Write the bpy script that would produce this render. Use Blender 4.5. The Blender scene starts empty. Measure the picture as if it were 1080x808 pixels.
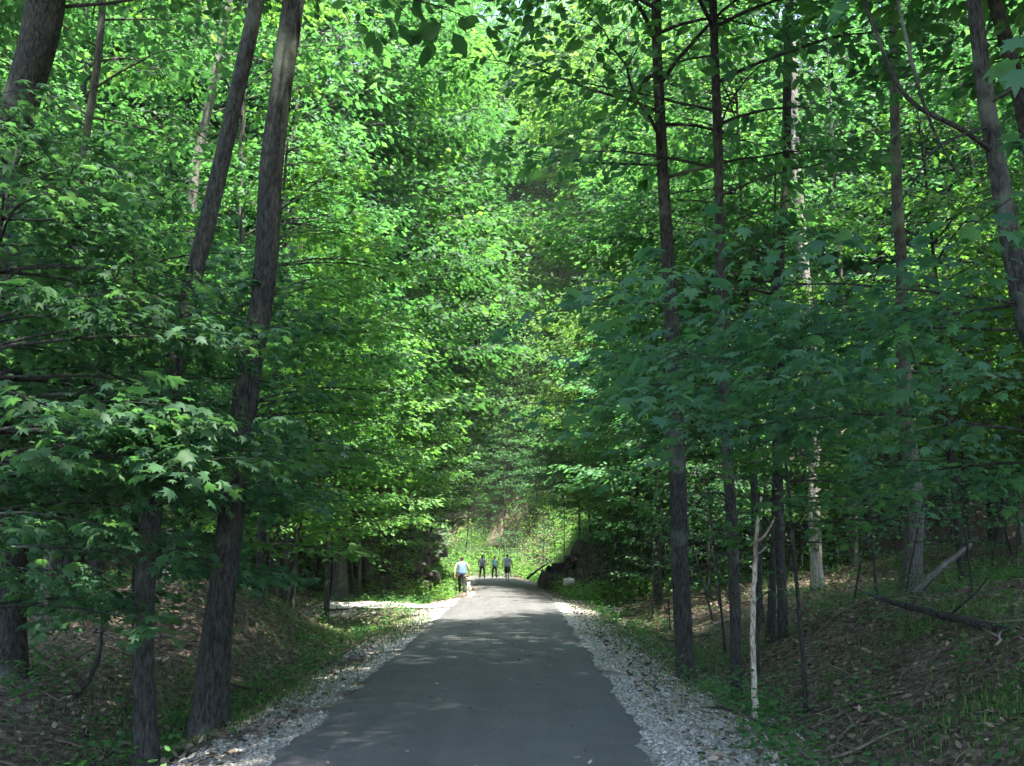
import bpy, math, random
import numpy as np
from mathutils import Vector, Quaternion

R = math.radians
# ------------------------------------------------------------------ camera, world, sun
sc = bpy.context.scene
COL = sc.collection
cam_d = bpy.data.cameras.new('camera'); cam_d.lens = 35; cam_d.sensor_width = 36; cam_d.clip_end = 2000
cam = bpy.data.objects.new('camera', cam_d); COL.objects.link(cam); sc.camera = cam
EYE = 1.65; PITCH = 9.41; YAW = 0.38
cam.location = (0, 0, EYE); cam.rotation_euler = (R(90+PITCH), 0, R(YAW))
SUN_DIR = Vector((0.20, -0.27, 0.94)).normalized()      # towards the sun: high, from the right
w = bpy.data.worlds.new('World'); sc.world = w; w.use_nodes = True
nt = w.node_tree; bg = nt.nodes['Background']
sky = nt.nodes.new('ShaderNodeTexSky'); sky.sky_type = 'NISHITA'; sky.sun_disc = False
sky.sun_elevation = math.asin(SUN_DIR.z); sky.sun_rotation = math.atan2(SUN_DIR.x, SUN_DIR.y)
sky.dust_density = 2.0
nt.links.new(sky.outputs[0], bg.inputs[0]); bg.inputs[1].default_value = 0.15
sl = bpy.data.lights.new('sun', 'SUN'); sl.energy = 5.0; sl.angle = R(0.8); sl.color = (1, 0.95, 0.84)
sun = bpy.data.objects.new('sun', sl); COL.objects.link(sun)
sun.rotation_euler = SUN_DIR.to_track_quat('Z', 'Y').to_euler(); sun.location = (20, -10, 60)
sc.view_settings.view_transform = 'Standard'; sc.view_settings.look = 'None'
sc.view_settings.exposure = 2.62; sc.view_settings.gamma = 1
sc.render.engine = 'CYCLES'
sc.cycles.max_bounces = 7; sc.cycles.diffuse_bounces = 5; sc.cycles.glossy_bounces = 2
sc.cycles.transmission_bounces = 5; sc.cycles.transparent_max_bounces = 4
sc.cycles.use_denoising = True
sc.cycles.sample_clamp_indirect = 6

FPX = 1050.0
def P(px, py, y):
    """world point at distance y (world Y) seen at photo pixel (px,py)"""
    cx, cy = (px-540)/FPX, (404-py)/FPX
    p = R(PITCH); a = R(YAW)
    v = Vector((cx, math.cos(p)-cy*math.sin(p), math.sin(p)+cy*math.cos(p)))
    v = Vector((v.x*math.cos(a)-v.y*math.sin(a), v.x*math.sin(a)+v.y*math.cos(a), v.z))
    k = y/v.y
    return Vector((v.x*k, y, EYE+v.z*k))

# ------------------------------------------------------------------ noise and terrain
def _h(ix, iy, s):
    n = (ix*374761393 + iy*668265263 + s*982451653) & 0x7fffffff
    n = ((n ^ (n >> 13))*1274126177) & 0x7fffffff
    return ((n ^ (n >> 16)) & 0xffff)/65535.0
def vnoise(x, y, s=0):
    x = np.asarray(x, float); y = np.asarray(y, float)
    ix = np.floor(x).astype(np.int64); iy = np.floor(y).astype(np.int64)
    fx = x-ix; fy = y-iy; fx = fx*fx*(3-2*fx); fy = fy*fy*(3-2*fy)
    a = _h(ix, iy, s); b = _h(ix+1, iy, s); c = _h(ix, iy+1, s); d = _h(ix+1, iy+1, s)
    return (a*(1-fx)+b*fx)*(1-fy)+(c*(1-fx)+d*fx)*fy - 0.5
def ss(a, b, x):
    t = np.clip((np.asarray(x, float)-a)/(b-a), 0, 1); return t*t*(3-2*t)
def zr(y): return -0.36*ss(33, 44, y)-0.14*ss(44, 62, y)
def xc(y):
    y = np.asarray(y, float)
    return -0.42-np.maximum(y-40, 0)**2/900*1.1-np.maximum(y-74, 0)**2/100*2.2
def terr(x, y):
    x = np.asarray(x, float); y = np.asarray(y, float)
    d = x-xc(y); a = np.abs(d); cut = ss(38, 48, y)
    shoulder = -0.04-0.10*ss(1.45, 2.7, a)
    # right
    ditchR = -0.26*ss(2.5, 3.3, d)
    bankR = (0.26*ss(3.5, 4.4, d)+1.0*ss(3.9, 6.6, d))*(1-0.45*ss(15, 22, y)*(1-cut))+0.15*np.clip(d-6.5, 0, 40)
    bankR = bankR*(1-cut)+cut*(4.2*ss(3.0, 6.5, d)+0.3*np.clip(d-6, 0, 30))
    # left
    e = -d
    spur = ss(26, 28.5, y)*(1-ss(33, 36, y))*(1-ss(5.5, 7.5, e))
    ditchL = -0.34*ss(2.3, 3.3, e)*(1-spur)
    bankL = (0.34*ss(3.6, 4.8, e)+0.45*ss(4.0, 8.0, e)+0.055*np.clip(e-8, 0, 60))*(1-spur)
    mound = 0.95*np.exp(-((x+6.0)/1.9)**2-((y-19.5)/4.0)**2)
    bankL = bankL*(1-cut)+cut*(3.2*ss(2.8, 6.0, e)+0.25*np.clip(e-6, 0, 30)) + mound
    h = zr(y)+shoulder+np.where(d > 0, ditchR+bankR, ditchL+bankL)
    rough = ss(1.9, 3.6, a)
    h = h+rough*(vnoise(x*0.55, y*0.55, 1)*0.28+vnoise(x*1.7, y*1.7, 2)*0.11+vnoise(x*5, y*5, 3)*0.05)
    h = h+ss(76, 112, y)*13
    return h
def T1(x, y): return float(terr(x, y))

# ------------------------------------------------------------------ mesh helpers
def mk_mesh(name, V, tris=None, quads=None, mats=(), attr=None, smooth=False):
    me = bpy.data.meshes.new(name)
    nT = 0 if tris is None else len(tris); nQ = 0 if quads is None else len(quads)
    me.vertices.add(len(V)); me.vertices.foreach_set('co', np.asarray(V, np.float32).ravel())
    loops = []
    if nT: loops.append(np.asarray(tris, np.int32).ravel())
    if nQ: loops.append(np.asarray(quads, np.int32).ravel())
    L = np.concatenate(loops)
    me.loops.add(len(L)); me.loops.foreach_set('vertex_index', L)
    st = np.concatenate([np.arange(nT)*3, nT*3+np.arange(nQ)*4]).astype(np.int32)
    me.polygons.add(nT+nQ); me.polygons.foreach_set('loop_start', st)
    if smooth: me.polygons.foreach_set('use_smooth', np.ones(nT+nQ, bool))
    for m in mats: me.materials.append(m)
    if attr:
        for k, (dom, vals) in attr.items():
            at = me.attributes.new(k, 'FLOAT', dom); at.data.foreach_set('value', np.asarray(vals, np.float32))
    me.update(calc_edges=True)
    return me
def link(name, me, parent=None, loc=None):
    o = bpy.data.objects.new(name, me); COL.objects.link(o)
    if parent: o.parent = parent
    if loc is not None: o.location = loc
    return o
def tag(o, label=None, cat=None, group=None, kind=None):
    if label: o['label'] = label
    if cat: o['category'] = cat
    if group: o['group'] = group
    if kind: o['kind'] = kind
    return o
def empty(name, loc, label, cat, group=None):
    o = bpy.data.objects.new(name, None); COL.objects.link(o); o.location = loc
    o.empty_display_size = 0.2
    return tag(o, label, cat, group)
def copy_tree(root, loc, rz, s, label=None, group=None, cat=None):
    r = root.copy(); COL.objects.link(r); r.location = loc; r.rotation_euler = (0, 0, rz); r.scale = (s, s, s)
    if label: r['label'] = label
    if group: r['group'] = group
    if cat: r['category'] = cat
    for ch in root.children:
        c = ch.copy(); COL.objects.link(c); c.parent = r
        for g in ch.children:
            e = g.copy(); COL.objects.link(e); e.parent = c
    return r

class Tubes:
    def __init__(s): s.V = []; s.Q = []; s.n = 0
    def add(s, pts, rad, k=6, bump=0.0, seed=0, cap=True):
        pts = np.asarray(pts, float); n = len(pts); rad = np.asarray(rad, float)
        t = np.gradient(pts, axis=0); t /= np.linalg.norm(t, axis=1)[:, None]+1e-9
        ref = np.array([0.0, 0, 1]) if abs(t[0, 2]) < 0.8 else np.array([1.0, 0, 0])
        u = np.cross(t, ref); u /= np.linalg.norm(u, axis=1)[:, None]+1e-9
        v = np.cross(t, u)
        a = np.arange(k)/k*2*np.pi
        rr = rad[:, None]*np.ones((1, k))
        if bump:
            zz = np.arange(n)[:, None]*0.35
            rr = rr*(1+bump*(vnoise(np.cos(a)[None]*2.4+seed, np.sin(a)[None]*2.4+zz, seed)+0.6*vnoise(a[None]*3+seed*3, zz*0.3, seed+5)))
        V = pts[:, None]+rr[..., None]*(np.cos(a)[None, :, None]*u[:, None]+np.sin(a)[None, :, None]*v[:, None])
        s.V.append(V.reshape(-1, 3))
        i = np.arange(n-1)[:, None]*k; j = np.arange(k)[None]; j2 = (j+1) % k
        Q = np.stack([i+j, i+j2, i+k+j2, i+k+j], -1).reshape(-1, 4)+s.n
        s.Q.append(Q); s.n += n*k
        if cap:     # close both ends
            for e in (0, n-1):
                s.V.append(pts[e:e+1]+t[e:e+1]*(rad[e]*0.3*(1 if e else -1))); c = s.n
                b = s.n-n*k-(0 if e == 0 else 1)+e*k
                for jj in range(0, k, 1):
                    a0, a1 = b+jj, b+(jj+1) % k
                    s.Q.append(np.array([[c, a0, a1, a1]])) if False else s.__dict__.setdefault('T', []).append([c, a0, a1] if e else [c, a1, a0])
                s.n += 1
    def mesh(s, name, mat):
        return mk_mesh(name, np.concatenate(s.V), np.array(s.__dict__.get('T', [])) if s.__dict__.get('T') else None, np.concatenate(s.Q), [mat], smooth=True)

# leaf templates: (side, along, up)
def tpl_maple():
    o = [(0, 0, 0), (.28, -.06, -.05), (.22, .16, 0), (.52, .34, -.12), (.24, .46, 0), (.30, .74, -.08), (.12, .68, 0), (0, 1.0, -.14)]
    pts = o+[(-x, y, z) for x, y, z in reversed(o[1:-1])]
    V = np.array(pts+[(0, .36, .05)]); n = len(pts)
    return V, np.array([(n, i, (i+1) % n) for i in range(n)])
def tpl_oval():
    V = np.array([(0, 0, 0), (.26, .28, -.07), (.27, .6, -.09), (0, 1, -.12), (-.27, .6, -.09), (-.26, .28, -.07), (0, .45, .03)])
    return V, np.array([(6, i, (i+1) % 6) for i in range(6)])
def tpl_simple():
    V = np.array([(0, 0, 0), (.33, .5, -.1), (0, 1, -.1), (-.33, .5, -.1)])
    return V, np.array([(0, 1, 2), (0, 2, 3)])
TPL = {'maple': tpl_maple(), 'oval': tpl_oval(), 'simple': tpl_simple()}

class Leaves:
    def __init__(s): s.P = []; s.N = []; s.T = []; s.S = []
    def add(s, P_, N_, T_, S_): s.P.append(P_); s.N.append(N_); s.T.append(T_); s.S.append(S_)
    def mesh(s, name, mat, tpl, rng):
        P_ = np.concatenate(s.P); N_ = np.concatenate(s.N); T_ = np.concatenate(s.T); S_ = np.concatenate(s.S)
        N_ = N_/(np.linalg.norm(N_, axis=1)[:, None]+1e-9)
        T_ = T_-N_*np.sum(T_*N_, 1)[:, None]; T_ /= np.linalg.norm(T_, axis=1)[:, None]+1e-9
        B = np.cross(T_, N_)
        tv, tt = TPL[tpl]; n = len(P_); k = len(tv)
        V = P_[:, None]+S_[:, None, None]*(tv[None, :, 0, None]*B[:, None]+tv[None, :, 1, None]*T_[:, None]+tv[None, :, 2, None]*N_[:, None]*rng.uniform(.3, 2.2, n)[:, None, None])
        F = (tt[None]+np.arange(n)[:, None, None]*k).reshape(-1, 3)
        lv = np.repeat(rng.random(n), len(tt))
        return mk_mesh(name, V.reshape(-1, 3), F, None, [mat], {'lv': ('FACE', lv)})

def spray(LB, rng, a, b, width, n, leaf, droop=0.25, jit=0.38, thick=0.05):
    """flat fan of leaves along the twig a->b"""
    a = np.asarray(a, float); b = np.asarray(b, float); d = b-a; L = np.linalg.norm(d)+1e-6; d = d/L
    side = np.cross(d, [0, 0, 1.0]); side /= np.linalg.norm(side)+1e-6
    u = rng.random(n)**0.8; v = rng.uniform(-1, 1, n)*width*(1.08-u**2)*(0.35+u)
    p = a+d*(u*L*1.08)[:, None]+side*v[:, None]
    p[:, 2] += -droop*np.abs(v)**1.3/(width+.01)*0.5*width*2+rng.normal(0, thick, n)-0.12*u*u*L*droop
    N_ = np.stack([rng.normal(0, jit, n), rng.normal(0, jit, n), np.ones(n)], 1)+side*(np.sign(v)*0.25)[:, None]+d*0.25
    T_ = d*(0.5+rng.random(n))[:, None]+side*(v/(width+.01)*1.3+rng.normal(0, .5, n))[:, None]+np.array([0, 0, -0.35])
    LB.add(p, N_, T_, leaf*rng.uniform(.42, 1.25, n)*(1+.15*rng.normal()))

def branch(TB, LB, rng, start, az, L, up, r0, leaf, dens=1.0, end_up=-0.02, nsub=None, k=5, droop=.25, bare=0.2, jit=.38, subf=.5, thick=.05):
    n = 8; pts = [np.array(start, float)]; cur = az; el = up
    for i in range(n):
        t = (i+1)/n; el = up*(1-t)+end_up*t; cur += rng.normal(0, .11)
        pts.append(pts[-1]+L/n*np.array([math.cos(cur)*math.cos(el), math.sin(cur)*math.cos(el), math.sin(el)+rng.normal(0, .03)]))
    pts = np.array(pts); rad = np.linspace(r0, max(.004, r0*.16), n+1)
    TB.add(pts, rad, k)
    ns = nsub or max(3, int(L*2.6)); s = 1
    for j in range(ns):
        t = bare+(1-bare)*(j+.6)/ns; f = t*n; i = min(int(f), n-1); p = pts[i]*(1-(f-i))+pts[i+1]*(f-i)
        d = pts[i+1]-pts[i]; a0 = math.atan2(d[1], d[0])+s*rng.uniform(.45, 1.1); s = -s
        sl_ = L*subf*(1.1-t*.75)*rng.uniform(.7, 1.15)+.25
        q = p+np.array([math.cos(a0)*sl_, math.sin(a0)*sl_, sl_*rng.uniform(-.12, .22)])
        TB.add(np.array([p, (p+q)/2+[0, 0, .04*sl_], q]), [max(.004, r0*.28), .005, .003], 3, cap=False)
        wd = sl_*.42; nl = max(4, int(dens*sl_*wd*1.7/(leaf*leaf)))
        spray(LB, rng, p, q, wd, nl, leaf, droop, jit, thick)
    spray(LB, rng, pts[-2], pts[-1]+(pts[-1]-pts[-2])*.6, L*.12+.15, max(4, int(dens*12)), leaf, droop, jit)

def interp_path(path, m):
    path = np.asarray(path, float); s = np.concatenate([[0], np.cumsum(np.linalg.norm(np.diff(path[:, :3], axis=0), axis=1))])
    t = np.linspace(0, s[-1], m); out = np.stack([np.interp(t, s, path[:, i]) for i in range(path.shape[1])], 1)
    k = np.array([.25, .5, .25])
    for _ in range(3):
        for i in range(path.shape[1]):
            c = out[:, i].copy(); c[1:-1] = c[:-2]*.25+c[1:-1]*.5+c[2:]*.25; out[:, i] = c
    return out

def make_tree(name, label, cat, base, path, crown, seed, mbark, mleaf, group=None, extra=None, flare=0.5, k=12, bump=.16, tpl='simple'):
    """path: (x,y,z,r) relative to base."""
    rng = np.random.default_rng(seed)
    root = empty(name, base, label, cat, group)
    TB = Tubes(); LB = Leaves()
    H = path[-1][2]
    pp = interp_path(path, max(14, int(H/.22)))
    rr = pp[:, 3]*(1+flare*np.exp(-np.maximum(pp[:, 2], 0)/(pp[0, 3]*1.6)))
    pp[:, 0] += vnoise(pp[:, 2]*.6, seed, 7)*pp[:, 3]*.7; pp[:, 1] += vnoise(pp[:, 2]*.6, seed+9, 8)*pp[:, 3]*.7
    TB.add(pp[:, :3], rr, k, bump, seed)
    if crown:
        c = crown; z0, z1 = c['z0'], H-.2
        for i in range(c['n']):
            t = (i+rng.random())/c['n']; z = z0+(z1-z0)*t**c.get('pow', .9)
            j = min(np.searchsorted(pp[:, 2], z), len(pp)-1); q = pp[j, :3]
            shape = math.sin(math.pi*min(1, (t*.8+.2)))**.6 if c.get('round', 1) else (1.05-t*.8)
            L = c['L']*max(c.get('lmin', .22), shape)*rng.uniform(.65, 1.15)
            az = c['az']+rng.normal(0, c.get('azs', 1)) if 'az' in c else i*2.4+rng.uniform(-.5, .5)
            branch(TB, LB, rng, q, az, L, rng.uniform(*c.get('up', (.35, .9)))+t*.25, min(max(.01, L*.0095), pp[j, 3]*.6+.004), c['leaf'], c.get('dens', .8), c.get('end', .05), jit=c.get('jit', .45), droop=c.get('droop', .25), subf=c.get('subf', .5), thick=c.get('thick', .05))
    if extra: extra(TB, LB, rng, pp)
    link('trunk', TB.mesh('trunk_mesh', mbark), root)
    if LB.P: link('crown', LB.mesh('crown_mesh', mleaf, tpl, rng), root)
    return root

# ------------------------------------------------------------------ materials
def newmat(name):
    m = bpy.data.materials.new(name); m.use_nodes = True; n = m.node_tree.nodes; n.clear()
    out = n.new('ShaderNodeOutputMaterial'); return m, m.node_tree, out
def N(t, typ, **kw):
    n = t.nodes.new(typ)
    for k_, v_ in kw.items(): setattr(n, k_, v_)
    return n
def ramp(t, fac, stops, interp='LINEAR'):
    r = N(t, 'ShaderNodeValToRGB'); e = r.color_ramp; e.interpolation = interp
    while len(e.elements) < len(stops): e.elements.new(.5)
    for i, (p_, c_) in enumerate(stops): e.elements[i].position = p_; e.elements[i].color = (*c_, 1)
    t.links.new(fac, r.inputs[0]); return r.outputs[0]
def mixc(t, f, a, b, mode='MIX'):
    m = N(t, 'ShaderNodeMix', data_type='RGBA', blend_type=mode)
    for s_, v_ in ((0, f), (6, a), (7, b)):
        if hasattr(v_, 'is_linked') or isinstance(v_, bpy.types.NodeSocket): t.links.new(v_, m.inputs[s_])
        else: m.inputs[s_].default_value = v_ if s_ == 0 else (*v_, 1)
    return m.outputs[2]
def noise(t, scale, detail=4, rough=.55, vec=None, sock=0):
    n = N(t, 'ShaderNodeTexNoise'); n.inputs['Scale'].default_value = scale; n.inputs['Detail'].default_value = detail
    n.inputs['Roughness'].default_value = rough
    if vec is not None: t.links.new(vec, n.inputs['Vector'])
    return n.outputs[sock]
def leafmat(name, cols, trans, tf=.42, rough=.55, spec=.22):
    m, t, out = newmat(name)
    at = N(t, 'ShaderNodeAttribute', attribute_name='lv')
    c = ramp(t, at.outputs['Fac'], [(0, cols[0]), (.55, cols[1]), (1, cols[2])])
    oi = N(t, 'ShaderNodeObjectInfo')
    hs = N(t, 'ShaderNodeHueSaturation')
    mr = N(t, 'ShaderNodeMapRange'); mr.inputs[3].default_value = .488; mr.inputs[4].default_value = .525
    t.links.new(oi.outputs['Random'], mr.inputs[0]); t.links.new(mr.outputs[0], hs.inputs['Hue'])
    mv = N(t, 'ShaderNodeMapRange'); mv.inputs[3].default_value = .8; mv.inputs[4].default_value = 1.25
    mul = N(t, 'ShaderNodeMath', operation='FRACT'); m7 = N(t, 'ShaderNodeMath', operation='MULTIPLY'); m7.inputs[1].default_value = 7.31
    t.links.new(oi.outputs['Random'], m7.inputs[0]); t.links.new(m7.outputs[0], mul.inputs[0]); t.links.new(mul.outputs[0], mv.inputs[0])
    t.links.new(mv.outputs[0], hs.inputs['Value']); t.links.new(c, hs.inputs['Color'])
    pb = N(t, 'ShaderNodeBsdfPrincipled'); pb.inputs['Roughness'].default_value = rough; pb.inputs['Specular IOR Level'].default_value = spec
    t.links.new(hs.outputs[0], pb.inputs['Base Color'])
    tr = N(t, 'ShaderNodeBsdfTranslucent')
    tc = mixc(t, 1.0, hs.outputs[0], trans, 'MULTIPLY'); t.links.new(tc, tr.inputs[0])
    mx = N(t, 'ShaderNodeMixShader'); mx.inputs[0].default_value = tf
    t.links.new(pb.outputs[0], mx.inputs[1]); t.links.new(tr.outputs[0], mx.inputs[2]); t.links.new(mx.outputs[0], out.inputs[0])
    return m
M_MAPLE = leafmat('maple_leaf', [(.034, .088, .05), (.05, .122, .062), (.078, .165, .075)], (2.4, 2.7, 1.3))
M_CANOPY = leafmat('canopy_leaf', [(.028, .083, .036), (.042, .112, .045), (.066, .148, .056)], (2.6, 2.9, 1.4))
M_BRIGHT = leafmat('beech_leaf', [(.045, .108, .036), (.064, .14, .043), (.095, .18, .052)], (2.7, 2.9, 1.25))
M_SHRUB = leafmat('shrub_leaf', [(.03, .08, .025), (.04, .095, .032), (.075, .14, .045)], (2.4, 2.6, 1.2))

def barkmat(name, dark, mid, light, lich=(.2, .22, .17), lf=.62, sc_=1.0, bump=.6):
    m, t, out = newmat(name)
    tc = N(t, 'ShaderNodeTexCoord'); mp = N(t, 'ShaderNodeMapping'); mp.inputs['Scale'].default_value = (9*sc_, 9*sc_, 2.2*sc_)
    t.links.new(tc.outputs['Object'], mp.inputs[0])
    n1 = noise(t, 2.6, 7, .68, mp.outputs[0]); n2 = noise(t, 1.1, 4, .6, tc.outputs['Object']); n3 = noise(t, 38, 3, .6, tc.outputs['Object'])
    c = ramp(t, n1, [(.36, dark), (.48, mid), (.66, light)])
    lm = ramp(t, n2, [(lf-.06, (0, 0, 0)), (lf+.08, (1, 1, 1))])
    c = mixc(t, lm, c, lich)
    pb = N(t, 'ShaderNodeBsdfPrincipled'); pb.inputs['Roughness'].default_value = .93; pb.inputs['Specular IOR Level'].default_value = .2
    t.links.new(c, pb.inputs['Base Color'])
    ad = N(t, 'ShaderNodeMath', operation='MULTIPLY_ADD'); ad.inputs[1].default_value = .25
    t.links.new(n3, ad.inputs[0]); t.links.new(n1, ad.inputs[2])
    bp = N(t, 'ShaderNodeBump'); bp.inputs['Strength'].default_value = bump; bp.inputs['Distance'].default_value = .05
    t.links.new(ad.outputs[0], bp.inputs['Height']); t.links.new(bp.outputs[0], pb.inputs['Normal'])
    t.links.new(pb.outputs[0], out.inputs[0]); return m
B_DARK = barkmat('dark_bark', (.01, .01, .0085), (.03, .031, .027), (.072, .073, .063), (.13, .145, .11), .6, 1.6, .9)
B_GREY = barkmat('grey_bark', (.03, .027, .023), (.078, .077, .066), (.15, .15, .13), (.18, .2, .16), .57, 1.6, .9)
B_PALE = barkmat('pale_bark', (.07, .065, .055), (.2, .19, .17), (.33, .32, .29), (.1, .1, .085), .58)
B_SNAG = barkmat('bleached_sunlit_wood', (.06, .045, .032), (.48, .42, .33), (.66, .6, .48), (.12, .09, .06), .54, 2.4, .9)  # bleached wood, lightened further in place of sun on the dead stem
B_STICK = barkmat('stick_wood', (.05, .038, .027), (.13, .1, .075), (.24, .2, .15), (.2, .18, .13), .6, 1.5)

def ground_mat():
    m, t, out = newmat('forest_floor')
    tc = N(t, 'ShaderNodeTexCoord'); v = tc.outputs['Object']
    n1 = noise(t, .9, 5, .6, v); n2 = noise(t, 14, 6, .7, v); n3 = noise(t, 60, 4, .7, v)
    vo = N(t, 'ShaderNodeTexVoronoi'); vo.inputs['Scale'].default_value = 17; t.links.new(v, vo.inputs['Vector'])
    leafc = ramp(t, vo.outputs['Color'], [(.1, (.035, .027, .02)), (.35, (.075, .058, .043)), (.6, (.125, .1, .075)), (.85, (.22, .18, .14))])
    soil = ramp(t, n2, [(.3, (.022, .017, .012)), (.7, (.075, .056, .04))])
    c = mixc(t, ramp(t, n3, [(.4, (0, 0, 0)), (.55, (1, 1, 1))]), soil, leafc)
    ga = N(t, 'ShaderNodeAttribute', attribute_name='green'); gr = N(t, 'ShaderNodeAttribute', attribute_name='gravel')
    grass = ramp(t, n2, [(.3, (.025, .05, .018)), (.55, (.06, .11, .03)), (.75, (.12, .16, .05))])
    def msk(att, nz, lo, hi):
        a = N(t, 'ShaderNodeMath', operation='ADD'); t.links.new(att, a.inputs[0]); t.links.new(nz, a.inputs[1])
        return ramp(t, a.outputs[0], [(lo, (0, 0, 0)), (hi, (1, 1, 1))])
    half = N(t, 'ShaderNodeMath', operation='MULTIPLY'); half.inputs[1].default_value = .5; t.links.new(n2, half.inputs[0])
    hg = N(t, 'ShaderNodeMath', operation='MULTIPLY'); hg.inputs[1].default_value = .6; t.links.new(ga.outputs['Fac'], hg.inputs[0])
    c = mixc(t, msk(hg.outputs[0], half.outputs[0], .42, .62), c, grass)
    vs = N(t, 'ShaderNodeTexVoronoi'); vs.inputs['Scale'].default_value = 34; t.links.new(v, vs.inputs['Vector'])
    stone = ramp(t, vs.outputs['Color'], [(.1, (.08, .075, .066)), (.5, (.19, .182, .165)), (.9, (.34, .328, .3))])
    hr = N(t, 'ShaderNodeMath', operation='MULTIPLY'); hr.inputs[1].default_value = .6; t.links.new(gr.outputs['Fac'], hr.inputs[0])
    c = mixc(t, msk(hr.outputs[0], half.outputs[0], .45, .6), c, stone)
    pb = N(t, 'ShaderNodeBsdfPrincipled'); pb.inputs['Roughness'].default_value = .95; pb.inputs['Specular IOR Level'].default_value = .15
    t.links.new(c, pb.inputs['Base Color'])
    bp = N(t, 'ShaderNodeBump'); bp.inputs['Strength'].default_value = .8; bp.inputs['Distance'].default_value = .03
    t.links.new(n2, bp.inputs['Height']); t.links.new(bp.outputs[0], pb.inputs['Normal'])
    t.links.new(pb.outputs[0], out.inputs[0]); return m
def asphalt_mat():
    m, t, out = newmat('asphalt')
    tc = N(t, 'ShaderNodeTexCoord'); v = tc.outputs['Object']
    n1 = noise(t, 140, 3, .7, v); n2 = noise(t, 1.6, 5, .65, v)
    mp = N(t, 'ShaderNodeMapping'); mp.inputs['Scale'].default_value = (3.0, .22, 1); t.links.new(v, mp.inputs[0]); n3 = noise(t, 1.0, 5, .6, mp.outputs[0])
    c = ramp(t, n1, [(.3, (.036, .036, .038)), (.55, (.078, .079, .082)), (.75, (.16, .158, .158))])
    c = mixc(t, ramp(t, n2, [(.4, (0, 0, 0)), (.7, (.45, .45, .45))]), c, (.12, .117, .114))
    c = mixc(t, ramp(t, n3, [(.42, (0, 0, 0)), (.62, (.4, .4, .4))]), c, (.045, .046, .05))
    pb = N(t, 'ShaderNodeBsdfPrincipled'); pb.inputs['Roughness'].default_value = .78; pb.inputs['Specular IOR Level'].default_value = .35
    t.links.new(c, pb.inputs['Base Color'])
    bp = N(t, 'ShaderNodeBump'); bp.inputs['Strength'].default_value = .5; bp.inputs['Distance'].default_value = .006
    t.links.new(n1, bp.inputs['Height']); t.links.new(bp.outputs[0], pb.inputs['Normal'])
    t.links.new(pb.outputs[0], out.inputs[0]); return m
def varmat(name, stops, rough=.9, trans=0):
    m, t, out = newmat(name)
    at = N(t, 'ShaderNodeAttribute', attribute_name='lv'); c = ramp(t, at.outputs['Fac'], stops)
    pb = N(t, 'ShaderNodeBsdfPrincipled'); pb.inputs['Roughness'].default_value = rough; pb.inputs['Specular IOR Level'].default_value = .25
    t.links.new(c, pb.inputs['Base Color']); sh = pb.outputs[0]
    if trans:
        tr = N(t, 'ShaderNodeBsdfTranslucent'); t.links.new(mixc(t, 1.0, c, (2, 2, 1), 'MULTIPLY'), tr.inputs[0])
        mx = N(t, 'ShaderNodeMixShader'); mx.inputs[0].default_value = trans
        t.links.new(sh, mx.inputs[1]); t.links.new(tr.outputs[0], mx.inputs[2]); sh = mx.outputs[0]
    t.links.new(sh, out.inputs[0]); return m
def plain(name, col, rough=.8, var=.25, sc_=30):
    m, t, out = newmat(name); tc = N(t, 'ShaderNodeTexCoord')
    n = noise(t, sc_, 4, .6, tc.outputs['Object'])
    c = ramp(t, n, [(.3, tuple(x*(1-var) for x in col)), (.7, tuple(min(1, x*(1+var)) for x in col))])
    pb = N(t, 'ShaderNodeBsdfPrincipled'); pb.inputs['Roughness'].default_value = rough; t.links.new(c, pb.inputs['Base Color'])
    t.links.new(pb.outputs[0], out.inputs[0]); return m
M_GROUND = ground_mat(); M_ASPH = asphalt_mat()
M_STONE = varmat('limestone_gravel', [(0, (.09, .085, .075)), (.5, (.24, .232, .21)), (1, (.45, .435, .395))])
M_LITTER = varmat('dead_leaves', [(0, (.032, .024, .017)), (.5, (.095, .072, .052)), (1, (.27, .215, .16))])
M_GRASS = varmat('grass', [(0, (.03, .07, .02)), (.6, (.07, .14, .035)), (1, (.16, .2, .07))], .6, .3)

# ------------------------------------------------------------------ ground, road
def axis(lo, hi, flo, fhi, fine, grow=1.18):
    a = list(np.arange(flo, fhi+1e-6, fine)); s = fine; x = fhi
    while x < hi: s *= grow; x += s; a.append(x)
    s = fine; x = flo; pre = []
    while x > lo: s *= grow; x -= s; pre.append(x)
    return np.array(pre[::-1]+a)
gx = axis(-500, 500, -11, 11, .12); gy = axis(-300, 900, 3, 58, .2)
X, Y = np.meshgrid(gx, gy)
Z = terr(X, Y)
nx, ny = len(gx), len(gy)
idx = (np.arange(ny-1)[:, None]*nx+np.arange(nx-1)[None]).ravel()
Qd = np.stack([idx, idx+1, idx+nx+1, idx+nx], 1)
D = X-xc(Y); A = np.abs(D)
gwr = 3.1+vnoise(Y*.5, 3, 11)*1.1; gwl = 2.15+vnoise(Y*.5, 7, 12)*.6
gravel = np.where(D > 0, 1-ss(gwr-.45, gwr+.35, A), 1-ss(gwl-.4, gwl+.3, A))*(1-.5*ss(40, 55, Y))
spurm = ss(27, 28.5, Y)*(1-ss(33, 35, Y))*(D < 0)*(1-ss(4.5, 7, A)); gravel = np.clip(gravel*(.88+1.1*vnoise(X*1.1, Y*.7, 91)+.5*vnoise(X*3, Y*3, 92)), 0, 1); gravel = np.maximum(gravel, spurm*.95)
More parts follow.
